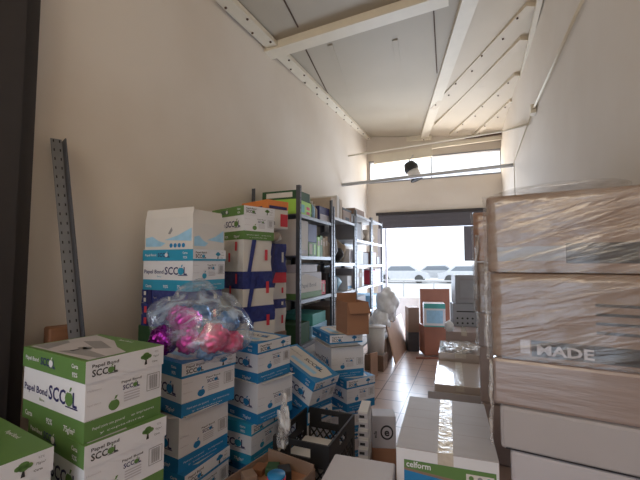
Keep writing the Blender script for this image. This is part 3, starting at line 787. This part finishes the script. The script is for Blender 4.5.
# tray with can, between A, C and crate
tc = atd(268, 474, 1.72)
t = thing('cardboard_tray', 'worn cardboard tray of small packs left of the black crate', 'tray', (tc.x, tc.y, tc.z-.06), R(-12))
b = MB(); b.box((-.15,-.17,0),(.15,.17,.008),'brown'); b.box((-.15,-.17,.008),(-.144,.17,.05),'kraft'); b.box((.144,-.17,.008),(.15,.17,.05),'kraft'); b.box((-.144,.164,.008),(.144,.17,.07),'kraft'); b.box((-.144,-.17,.008),(.144,-.164,.05),'kraft'); b.build('body', t)
plain_box('cardboard_box', 'brown box underneath the worn cardboard tray', 'box', (tc.x, tc.y, 0), R(-12), .28, .32, tc.z-.06, 'kraft')
for (px, py, r, lb) in ((295, 466, .042, 'red can with blue lid on the cardboard tray'),):
    p = atd(px, py, 1.66); ct = thing('food_can', lb, 'can', (tc.x+.07, tc.y-.05, tc.z-.051))
    b = MB(); b.tube([(0,0,0),(0,0,.08)], r, 'red', 20); b.build('body', ct); b = MB(); b.tube([(0,0,.08),(0,0,.092)], r*.95, 'blue', 20); b.build('lid', ct)
for k, (dx, dy, m, lb) in enumerate(((-.09, .08, 'wood', 'small dark brown pack in the cardboard tray'), (-.03, .1, 'dgreen', 'small dark green pack in the cardboard tray'), (.04, .09, 'ink', 'small black pack in the cardboard tray'), (-.09, -.02, 'kraft', 'small tan pack in the cardboard tray'))):
    b = MB(); b.box((-.03,-.035,0),(.03,.035,.03+.006*k),m); tag(b.build('small_pack', bevel=.004), lb, 'packet', loc=(tc.x+dx, tc.y+dy, tc.z-.051), rz=R(17*k))
# white hanging plastic bag
p = atd(283, 425, 1.98); b = MB(); blob(b, (0,0,.10), (.03,.018,.10), 'filmw', 9, .9, 1.6, sub=4, wr=.1); blob(b, (.01,0,.19), (.018,.012,.06), 'filmw', 5, .9, 1.6, sub=4, wr=.1)
b.box((-.008,-.006,-.02),(.008,.006,.02),'sack')
tag(b.build('plastic_bag'), 'narrow crumpled white plastic bag left of the black crate', 'bag', loc=(p.x, p.y, p.z-.1))

# ------------------------------------------------------------------ celform carton
fl_ = atz(396, 446, .72); fr_ = atz(495, 456, .72); dv = fr_-fl_; ang = R(2.5); Lg = .425
Wc = .67; c_ = fl_+Vector((math.cos(ang), math.sin(ang), 0))*Lg/2+Vector((-math.sin(ang), math.cos(ang), 0))*Wc/2
def cel(e, A, B, T):
    h0 = .38
    e.rect(-Lg/2+.035, .0, Lg/2-.012, h0-.05, A, 'blue')
    X = A @ Matrix.Translation((0,0,.0006))
    e.poly([(-Lg/2+.035,h0-.085),(Lg/2-.012,h0-.115),(Lg/2-.012,h0-.05),(-Lg/2+.035,h0-.05)], X, 'green')
    e.poly([(-Lg/2+.035,h0-.095),(Lg/2-.012,h0-.130),(Lg/2-.012,h0-.115),(-Lg/2+.035,h0-.085)], X, 'kraft')
    X = A @ Matrix.Translation((0,0,.0012))
    e.text('celform', .036, X @ Matrix.Translation((-Lg/2+.045, h0-.079, 0)), 'white', .02, width=.105)
    e.rect(Lg/2-.13, h0-.1, Lg/2-.02, h0-.068, X, 'paper')
    for k in range(3): e.poly([(Lg/2-.11+.035*k+.010*math.cos(a*PI/6), h0-.084+.010*math.sin(a*PI/6)) for a in range(12)], X @ Matrix.Translation((0,0,.0006)), ('green', 'grey', 'teal')[k])
    # folded seam lines on the lid
    for y in (-.12, .02, .13): e.rect(-Lg/2+.01, y, -.05, y+.003, T @ Matrix.Translation((0,0,-.001)), 'mauve'); e.rect(.05, y-.01, Lg/2-.01, y-.007, T @ Matrix.Translation((0,0,-.001)), 'mauve')
t = plain_box('printed_carton', 'taped grey carton with green and blue brand panel at the bottom centre', 'carton', (c_.x, c_.y, .34), ang, Lg, Wc, .38, 'greyc', tape=('tape', .065), extra=cel, bevel=.008)
b = MB(); b.rect(-Lg/2+.002, .002, Lg/2-.002, .376, faceA(Wc, .0006), 'white'); b.build('front_print', t)
plain_box('cardboard_box', 'grey carton supporting the taped carton with the brand panel', 'carton', (c_.x, c_.y, 0), ang, Lg-.02, Wc-.02, .34, 'greyc')

# centre row of taped cartons behind it
rows = [((428, 390), (487, 396), .36, 'greyc', .07, 'low taped carton directly behind the brand panel carton'),
        ((433, 383), (485, 388), .42, 'glossc', .07, 'brown taped carton with glossy lid in the middle of the carton row'),
        ((437.5, 352), (482, 356), .50, 'glossc', .12, 'film wrapped carton before the grey computer case'),
        ((445, 331), (482, 333), .62, 'mauve', .07, 'mauve carton beneath the grey computer equipment')]
fronts = [(atz(*r_[0], r_[2]), atz(*r_[1], r_[2])) for r_ in rows]
for k, r_ in enumerate(rows):
    a, b_ = fronts[k]; an = R(2); Lr = (b_-a).length; nrm = Vector((-math.sin(an), math.cos(an), 0))
    ymax = min(fronts[k+1][0].y, fronts[k+1][1].y)-.03 if k < 3 else a.y+.6
    ymin = max(a.y, b_.y-.1); Wr = ymax-ymin-.02
    plain_box('taped_carton', r_[5], 'carton', ((a.x+b_.x)/2, ymin+Wr/2, 0), an, Lr, Wr, r_[2], r_[3], tape=('tape', r_[4]))
b = MB(); p = atz(460, 346, .54); blob(b, (0,0,.0), (.2,.28,.03), 'filmw', 6, .5, 3, sub=4)
tag(b.build('film_scrap'), 'crumpled clear film lying on the carton before the computer case', 'plastic film', loc=(p.x, p.y, .535))
p = atd(449, 329, 5.0); b = MB(); blob(b, (0,0,0), (.06,.05,.07), 'sack', 8, .4, 2.5); tag(b.build('plastic_bag'), 'small crumpled white bag on the left end of mauve carton', 'bag', loc=(p.x, p.y+.05, .69))

# ------------------------------------------------------------------ right pallet stacks
rr = R(-9)
def rbox(z0, z1, dx, dy, m, label, prn=None, film=True, L=.58, W=.48, base=None, name='wrapped_carton'):
    v = Matrix.Rotation(rr, 3, 'Z') @ Vector((L/2, W/2, 0))
    return plain_box(name, label, 'carton', (base.x+dx+v.x, base.y+dy+v.y, z0), rr, L, W, z1-z0, m, extra=prn, film=film, bevel=.015)
base = atd(493, 357, 1.60); base.z = 0
def zat(py): return atd(493, py, 1.60).z
z = [0, .3, zat(445), zat(403), zat(357), zat(273), zat(195)]
def pr_text(e, A, B, T):
    for k, x in enumerate((-.14,)): e.rect(x, .02, .288, .085, A, 'ink')
    e.text('MADE', .055, A @ Matrix.Translation((-.12, .03, 0.0)) @ Matrix.Translation((0,0,.0012)), 'palec', .03, width=.19)
    e.rect(-.18, .03, -.145, .085, A, 'lgrey')
    for k in range(4): e.rect(.08, .13+.035*k, .288, .141+.035*k, A, 'ink')
def pr_top(e, A, B, T):
    e.rect(-.25, .05, .0, .11, A, 'grey'); e.rect(.0, .04, .288, .12, A, 'ink')
rbox(z[5]+.002, z[6], -.012, 0, 'kraft', 'topmost film wrapped brown carton of the right pallet', pr_top, base=base)
rbox(z[4]+.002, z[5], -.004, .0, 'kraft', 'film wrapped brown carton with printed lines, second from pallet top', pr_text, base=base)
rbox(z[3]+.002, z[4], -.005, 0, 'glossm', 'film wrapped mauve carton third from the top at right', None, False, base=base)
rbox(z[2]+.002, z[3], .02, 0, 'greyc', 'pale grey carton fourth from the top at right', lambda e, A, B, T: (e.rect(-.27,.004,.27,.010,A,'ink')), False, base=base)
rbox(z[1]+.002, z[2], .055, 0, 'palec', 'pale carton at the lower right edge below the dark seam', None, False, base=base)
rbox(.002, z[1], .055, 0, 'greyc', 'bottom grey carton of the right pallet below the frame', None, False, base=base)
# loose film on top of right stack
b = MB(); p = base+Matrix.Rotation(rr, 3, 'Z') @ Vector((.28,.25,0)); blob(b, (0,0,0), (.26,.22,.035), 'film', 2, .3, 1.5, sub=4, flat=-.3); tag(b.build('film_scrap'), 'loose clear film bunched on top of the right pallet', 'plastic film', loc=(p.x, p.y, z[6]+.03))
# bunched film strands hanging at the left corner of the pallet
for (yy0, yy1, dx, lb) in ((270, 358, -.02, 'bunched strand of stretch film down the second wrapped carton corner'), (358, 440, -.012, 'bunched strand of stretch film at the third wrapped carton corner')):
    b = MB(); za, zb = zat(yy0), zat(yy1); n = 14
    pts = [Vector((dx+random.uniform(-.004,.004), -.02+random.uniform(-.006,.006), za+(zb-za)*i/n)) for i in range(n+1)]
    b.tube(pts, .014, 'filmw', 8, radii=[.006+.004*random.random() for _ in pts]); tag(b.build('film_strand', smooth=True), lb, 'plastic film', loc=(base.x, base.y, 0))
# stack S behind
bs = atd(474, 260, 3.0); bs.z = 0
def zs(py): return atd(474, py, 3.0).z
zl = [0, .45, zs(345), zs(312), zs(262), zs(212)]
labs = ['lowest brown carton of the wrapped stack behind the right pallet', 'second lowest brown carton of the wrapped stack behind the pallet', 'third lowest wrapped brown carton behind the right pallet', 'film wrapped carton second from top behind the right pallet', 'topmost film wrapped brown carton behind the right pallet']
for k in range(5):
    rbox(zl[k]+.002, zl[k+1], (.02, .02, .015, .0, .0)[k], (0, 0, 0, 0, .02)[k], ('mauve', 'mauve', 'mauve', 'kraft', 'brown')[k], labs[k], None, k > 1, L=.6, W=.5, base=bs)
b = MB(); pts = [atd(477+random.uniform(-2,2), 235+12*i, 2.96) for i in range(10)]
b.tube(pts, .02, 'filmw', 8, radii=[.010+.010*random.random() for _ in pts]); tag(b.build('film_strand', smooth=True), 'torn stretch film hanging down the stack behind the pallet', 'plastic film')
# dark panel near door
b = MB(); q = aty(469, 229, YB-.08); b.box((-.1,-.015,-.65),(.1,.015,.06),'shutter'); 
tag(b.build('hanging_panel'), 'narrow dark panel hanging beside the door opening', 'panel', loc=q)
# computers
q = atd(466, 333, 5.35)
t = thing('computer_case', 'grey computer case with round vent holes on mauve carton', 'computer', (q.x, q.y+.2, .622), R(10))
b = MB(); b.box((-.2,-.15,0),(.2,.15,.33),'pcgrey'); b.build('case', t, bevel=.01)
b = MB()
for i in range(5):
    for k in range(2): b.poly([(-.14+.07*i+.014*math.cos(a*PI/5), .05+.07*k+.014*math.sin(a*PI/5)) for a in range(10)], faceA(.3), 'slot')
b.rect(-.15,.21,.1,.225,faceA(.3),'slot'); b.build('vents', t)
t = thing('computer_monitor', 'grey boxy monitor stacked on the computer case', 'monitor', (q.x-.0, q.y+.2, .953), R(14))
b = MB(); b.box((-.17,-.14,0),(.17,.14,.42),'pcgrey'); b.build('case', t, bevel=.015)
b = MB(); b.box((-.13,-.146,.06),(.13,-.14,.37),'grey'); b.box((-.1,-.149,.09),(.1,-.146,.34),'pcgrey'); b.build('screen', t)
# ------------------------------------------------------------------ far floor things
p = atd(430, 350, 6.4)
def upright(name, label, cat, pxl, pxr, pyb, pyt, D, depth, m, rz=None, lean=0, bevel=.004):
    a = atd((pxl+pxr)/2, pyb, D); wd = (pxr-pxl)/370*D; h = (pyb-pyt)/370*D
    b = MB(); b.box((-wd/2,-depth/2,0),(wd/2,depth/2,h),m)
    o = b.build(name, bevel=bevel); tag(o, label, cat, loc=(a.x, a.y, max(a.z, 0)), rz=YAW if rz is None else rz)
    o.rotation_euler[0] = lean
    return o
upright('wooden_cabinet', 'dark reddish brown cabinet near the door with printed box on it', 'cabinet', 422, 452, 353, 325, 6.3, .35, 'board')
upright('wooden_board', 'reddish brown board standing behind the white and teal box', 'board', 420.5, 450, 325, 289, 6.56, .03, 'board')
c0 = atd(434, 323, 6.25)
plain_box('printed_box', 'white and teal printed box on the reddish brown cabinet', 'box', (c0.x, c0.y, atd(437, 325, 6.3).z+.001), YAW-R(12), .34, .3, .38, 'white', extra=lambda e, A, B, T: (e.rect(-.17,.30,.17,.38,A,'teal'), e.rect(-.13,.06,.13,.27,A,'sky'), e.rect(-.17,.0,.17,.02,A,'teal'), e.rect(-.08,.05,.0,.2,B,'ink')))
upright('cardboard_box', 'tan open cardboard box left of the reddish cabinet', 'box', 407, 417.5, 331, 307, 6.6, .25, 'kraft')
upright('dark_bin', 'dark box under the tan cardboard box near the door', 'box', 407, 417.5, 350, 331, 6.6, .25, 'dsteel')
upright('floor_batten', 'dark wooden strip lying on floor before the cabinet', 'batten', 416, 438, 359, 357.5, 6.0, .05, 'board')
a = MB(); p1 = atz(396, 364, .0); p2 = atz(409, 346, 0)
q0 = Vector((p1.x, p1.y, 0)); q1 = Vector((p2.x, p2.y, 0)); ln = Vector((-.14, 0, 0)); H_ = .59
a.raw([q0, q1, q1+ln+Vector((0,0,H_)), q0+ln+Vector((0,0,H_)), q0+Vector((-.02,0,0)), q1+Vector((-.02,0,0)), q1+ln+Vector((-.02,0,H_)), q0+ln+Vector((-.02,0,H_))], [(0,1,2,3),(7,6,5,4),(0,4,5,1),(1,5,6,2),(2,6,7,3),(3,7,4,0)], 'board2')
tag(a.build('wooden_board'), 'pale tan board leaning beside the white sacks', 'board')
# sacks on shelving foot
for k, (px, py, D, r, lb) in enumerate(((387, 303, 6.15, (.17,.28,.24), 'large white sack heaped topmost before the far shelving'), (380, 322, 5.95, (.15,.25,.2), 'white sack under the large one before the far shelving'), (391, 312, 6.3, (.08,.15,.2), 'bluish white sack beside the tan leaning board'))):
    p = atd(px, py, D); b = MB(); blob(b, (0,0,0), r, 'sack', k+11, .28, 1.8, sub=5, wr=.02); tag(b.build('white_sack'), lb, 'sack', 'white sacks', loc=(max(p.x, -1.35), p.y, p.z))
plain_box('cardboard_box', 'cardboard box under the white sacks', 'box', (-1.29, 6.05, 0), 0, .24, .6, .38, 'kraft')
p = atz(381, 366, 0); t = thing('plastic_bucket', 'white plastic bucket before the white sacks', 'bucket', (p.x-.04, p.y-.15, .221))
b = MB(); b.tube([(0,0,0),(0,0,.38)], .14, 'sack', 20, radii=[.12,.145]); b.build('body', t); b = MB(); b.tube([(0,0,.38),(0,0,.4)], .15, 'white', 20); b.build('lid', t)
plain_box('cardboard_box', 'brown box under the white bucket', 'box', (p.x-.04, p.y-.15, 0), 0, .28, .28, .22, 'kraft')
upright('cardboard_sheet', 'cardboard sheet standing right of the opened white carton', 'cardboard', 369, 379, 377, 353, 5.0, .02, 'board2', rz=R(60))

# ------------------------------------------------------------------ shelving
SX0, SX1 = WL+.03, -1.48
levels = [(.3, .75, 1.19, 1.62, 2.03), (.3, .75, 1.17, 1.55, 2.12), (.3, .78, 1.18, 1.52, 1.9, 2.28), (.3, .78, 1.18, 1.52, 1.9, 2.3)]
tops = [2.31, 2.24, 2.33, 2.33]
ybs = [(3.24, 4.2), (4.24, 5.2), (5.24, 6.2), (6.24, 7.1)]
snames = ['dark steel shelving unit nearest the camera, left wall', 'steel shelving unit second from the camera, left wall', 'steel shelving unit third from the camera, left wall', 'steel shelving unit nearest the loading door']
for u in range(4):
    y0, y1 = ybs[u]
    t = thing('shelving_unit', snames[u], 'shelf', (SX0, y0, 0), 0, 'steel shelving units on the left wall')
    D_ = SX1-SX0
    pm = 'dsteel' if u == 0 else 'steel'
    for (x, y) in ((0, 0), (D_, 0), (0, y1-y0), (D_, y1-y0)):
        b = MB(); sx_ = 1 if x == 0 else -1; sy_ = 1 if y == 0 else -1
        xa, xb = sorted((x, x+sx_*.04)); ya, yb = sorted((y, y+sy_*.003)); b.box((xa,ya,0),(xb,yb,tops[u]),pm)
        xa, xb = sorted((x, x+sx_*.003)); ya, yb = sorted((y, y+sy_*.04)); b.box((xa,ya,0),(xb,yb,tops[u]),pm)
        for k in range(int(tops[u]/.05)): 
            zc = .03+.05*k; xs = x-.0005 if x == 0 else x+.0002
            yc = y+sy_*.02; b.box((xs,yc-.005,zc),(xs+.0006,yc+.005,zc+.012),'slot')
        b.build('post', t)
    for zl_ in levels[u]:
        b = MB(); b.box((.004,.004,zl_-.006),(D_-.004,y1-y0-.004,zl_),'lsteel' if u else 'steel')
        b.box((D_-.006,.004,zl_-.035),(D_-.003,y1-y0-.004,zl_-.006),'lsteel' if u else 'steel'); b.box((.003,.004,zl_-.035),(.006,y1-y0-.004,zl_-.006),'steel'); b.build('shelf', t)
def sitem(u, lv, yo, wy, h, m, label, cat='box', kind='box', dx=.0, dep=.4, prn=None, bh=None):
    y0 = ybs[u][0]; z0 = (levels[u][lv] if bh is None else bh)+.001; x = SX1-.04-dep/2-dx
    loc = (x, y0+yo+wy/2, z0)
    if kind == 'box': return plain_box('storage_box' if cat == 'box' else cat.replace(' ', '_'), label, cat, loc, R(random.uniform(-2.5, 2.5)), dep, wy, h, m, extra=prn, bevel=.004)
    if kind == 'sack':
        b = MB(); blob(b, (0,0,h*.48), (dep/2*.85, wy/2*.85, h/2*.9), m, int(yo*50)+lv, .25, 2, flat=-.93); return tag(b.build('cloth_bag'), label, 'bag', loc=loc)
    if kind == 'binder':
        b = MB(); b.box((-dep/2,-wy/2,0),(dep/2,wy/2,h),m); b.box((dep/2,-wy/2+.01,h*.55),(dep/2+.001,wy/2-.01,h*.8),'paper'); return tag(b.build('ring_binder', bevel=.003), label, 'binder', loc=loc)
    if kind == 'bottle':
        t_ = thing('bottle', label, 'bottle', loc); b = MB(); b.tube([(0,0,0),(0,0,h*.65),(0,0,h*.82)], wy/2, m, 12, radii=[wy/2,wy/2,wy/5]); b.build('body', t_)
        b = MB(); b.tube([(0,0,h*.82),(0,0,h)], wy/5, 'paper', 10); b.build('cap', t_); return t_
def side(mm, mt=None):
    def f(e, A, B, T):
        e.rect(-.09, .02, .09, .06, B, mm)
        if mt: e.text(mt, .05, B @ Matrix.Translation((-.12, .1, 0)), 'ink', .02, width=.22)
    return f
# unit 1 top: lime box, green box, bag items, big branded box
sitem(0, 4, .02, .36, .15, 'lime', 'lime green box on top shelf beside the first post', prn=lambda e, A, B, T: (e.rect(-.1,.03,.0,.11,B,'teal'), e.rect(.05,.02,.14,.05,B,'red'), e.rect(.05,.07,.14,.1,B,'red'), e.rect(-.1,.03,.1,.1,A,'paper')))
sitem(0, 4, .04, .30, .09, 'dgreen', 'dark green box lying on the lime green box', bh=levels[0][4]+.152, prn=lambda e, A, B, T: e.rect(-.15,.02,.15,.07,A,'paper'))
for k in range(3): sitem(0, 4, .40+.075*k, .07, .22-.02*k, ('green', 'sky', 'beige')[k], ('tall green bottle on the first unit top shelf', 'pale blue bottle on the first unit top shelf', 'tan bottle on the first unit top shelf')[k], kind='bottle', dep=.1)
sitem(0, 4, .64, .30, .17, 'navy', 'navy box in front of the tall cream box on top shelf', dep=.22, prn=lambda e, A, B, T: e.rect(-.13,.0,.13,.08,B,'lgrey'))
sitem(0, 4, .62, .33, .30, 'beige', 'tall cream branded box at the end of first top shelf', dx=.24, dep=.2, prn=lambda e, A, B, T: (e.text('SCCOL', .06, B @ Matrix.Translation((-.12,.22,0)), 'ink', .02, width=.24), e.rect(-.165,.285,.165,.3,B,'green')))
# unit 1 level 3 (z1.62): white box, navy box, green boxes
sitem(0, 3, .03, .27, .36, 'paper', 'tall white box on the shelf just right of first post', prn=side('lgrey'))
sitem(0, 3, .32, .22, .15, 'green', 'green and white box beneath the navy box on shelf', prn=lambda e, A, B, T: (e.rect(-.09,.02,-.02,.13,B,'paper'), e.rect(.03,.02,.07,.13,B,'lime')))
sitem(0, 3, .32, .22, .19, 'navy', 'navy box on top of the green and white box', bh=levels[0][3]+.152)
for k in range(4): sitem(0, 3, .56+.085*k, .075, .22+.02*(k % 2), ('lime', 'green', 'beige', 'beige')[k], ('lime binder on the second shelf of first unit', 'green binder beside the lime binder', 'beige binder left of the last beige binder', 'last beige binder on the second shelf of first unit')[k], 'binder', 'binder', dep=.3)
# level 2 (z1.19)
sitem(0, 2, .04, .62, .26, 'paper', 'white and green printed carton on the middle shelf of first unit', prn=lambda e, A, B, T: (e.rect(-.31,.0,.31,.06,B,'green'), e.rect(-.21,.0,.21,.06,A,'green'), e.text('Papel Bond', .06, B @ Matrix.Translation((-.2,.11,0)), 'grey', .01, width=.36), e.poly([(-.3,.2),(-.1,.25),(.3,.18),(.3,.26),(-.3,.26)], B, 'lgrey')))
sitem(0, 2, .04, .5, .08, 'lgrey', 'grey flat box lying on the green printed carton', bh=levels[0][2]+.262)
sitem(0, 2, .69, .13, .16, 'red', 'small red and white pack right of green printed carton', prn=lambda e, A, B, T: e.rect(-.03,.03,.03,.12,B,'paper'))
sitem(0, 2, .84, .1, .24, 'ink', 'black box at the end of the first unit middle shelf')
# level 1 (z.75)
sitem(0, 1, .04, .3, .2, 'dgreen', 'dark green box on the lower shelf of first unit')
sitem(0, 1, .38, .5, .13, 'sky', 'pale blue tray box on the lower shelf of first unit', prn=side('blue'))
sitem(0, 1, .42, .4, .12, 'teal', 'teal flat box on top of pale blue tray box', bh=levels[0][1]+.132)
# unit 2
sitem(1, 4, .02, .2, .24, 'beige', 'cream box at the left of the second unit top shelf')
sitem(1, 4, .24, .1, .30, 'paper', 'tall white box on the second unit top shelf')
sitem(1, 4, .36, .1, .27, 'beige', 'tall cream box beside the tall white box')
sitem(1, 4, .50, .38, .15, 'kraft', 'brown flat box with dark lid on the second unit top', prn=side('ink'))
sitem(1, 4, .50, .38, .03, 'ink', 'dark flat lid on the brown flat box', bh=levels[1][4]+.152)
sitem(1, 3, .04, .16, .30, 'beige', 'beige cloth bag leftmost on the second unit', kind='sack')
sitem(1, 3, .22, .20, .44, 'grey', 'dark grey bag standing beside the beige bag', kind='sack')
sitem(1, 3, .44, .2, .24, 'ink', 'black pouch with pink trim on the second unit', kind='sack', dep=.3)
sitem(1, 3, .62, .14, .36, 'beige', 'tall tan bag near the white pack on second unit', kind='sack')
sitem(1, 3, .77, .13, .2, 'white', 'white pack with blue print on the second unit', prn=lambda e, A, B, T: e.poly([(-.04,.02),(.0,.02),(.04,.18),(.0,.18)], B, 'navy'))
sitem(1, 2, .04, .2, .2, 'ink', 'black box on the third shelf of second unit')
sitem(1, 2, .26, .4, .26, 'sky', 'pale blue and white bag heap on second unit', kind='sack')
sitem(1, 2, .68, .2, .2, 'white', 'white blue box at the end of the second unit third shelf', prn=side('blue'))
sitem(1, 1, .1, .7, .26, 'kraft', 'brown box on the lower shelf of second unit')
# units 3 and 4
it3 = [(4, .04, .36, .26, 'grey', 'dark grey box on the upper shelf of third unit', 'box'), (4, .45, .06, .3, 'paper', 'white roll standing on the upper shelf of third unit', 'box'), (4, .55, .3, .22, 'beige', 'beige bag on the upper shelf of third unit', 'sack'),
       (3, .04, .5, .22, 'white', 'white box on the middle shelf of third unit', 'box'), (3, .58, .3, .2, 'grey', 'grey tray on the middle shelf of third unit', 'box'),
       (2, .03, .12, .28, 'lgrey', 'grey binder leftmost on the lower shelf of third unit', 'binder'), (2, .17, .12, .28, 'white', 'white binder second on the lower shelf of third unit', 'binder'), (2, .31, .12, .27, 'beige', 'beige binder third on lower shelf of third unit', 'binder'), (2, .45, .12, .28, 'white', 'white binder last on the lower shelf of third unit', 'binder'), (1, .1, .6, .25, 'white', 'white box low on the third unit', 'box'),
       (5, .1, .5, .1, 'kraft', 'flat brown box on the very top of third unit', 'box')]
it4 = [(4, .05, .7, .28, 'beige', 'large beige bag on the upper shelf of last unit', 'sack'), (3, .04, .4, .22, 'board', 'maroon box on the middle shelf of last unit', 'box'), (3, .5, .3, .14, 'grey', 'grey pack on the middle shelf of last unit', 'box'),
       (2, .04, .3, .24, 'red', 'red box on the lower shelf of last unit', 'box'), (2, .38, .4, .26, 'white', 'white box beside the red box on last unit', 'box'), (1, .1, .6, .2, 'sky', 'pale blue box low on the last unit', 'box')]
for u, its in ((2, it3), (3, it4)):
    for (lv, yo, wy, h, m, lb, kd) in its: sitem(u, lv, yo, wy, h, m, lb, 'binder' if kd == 'binder' else 'box', kd)
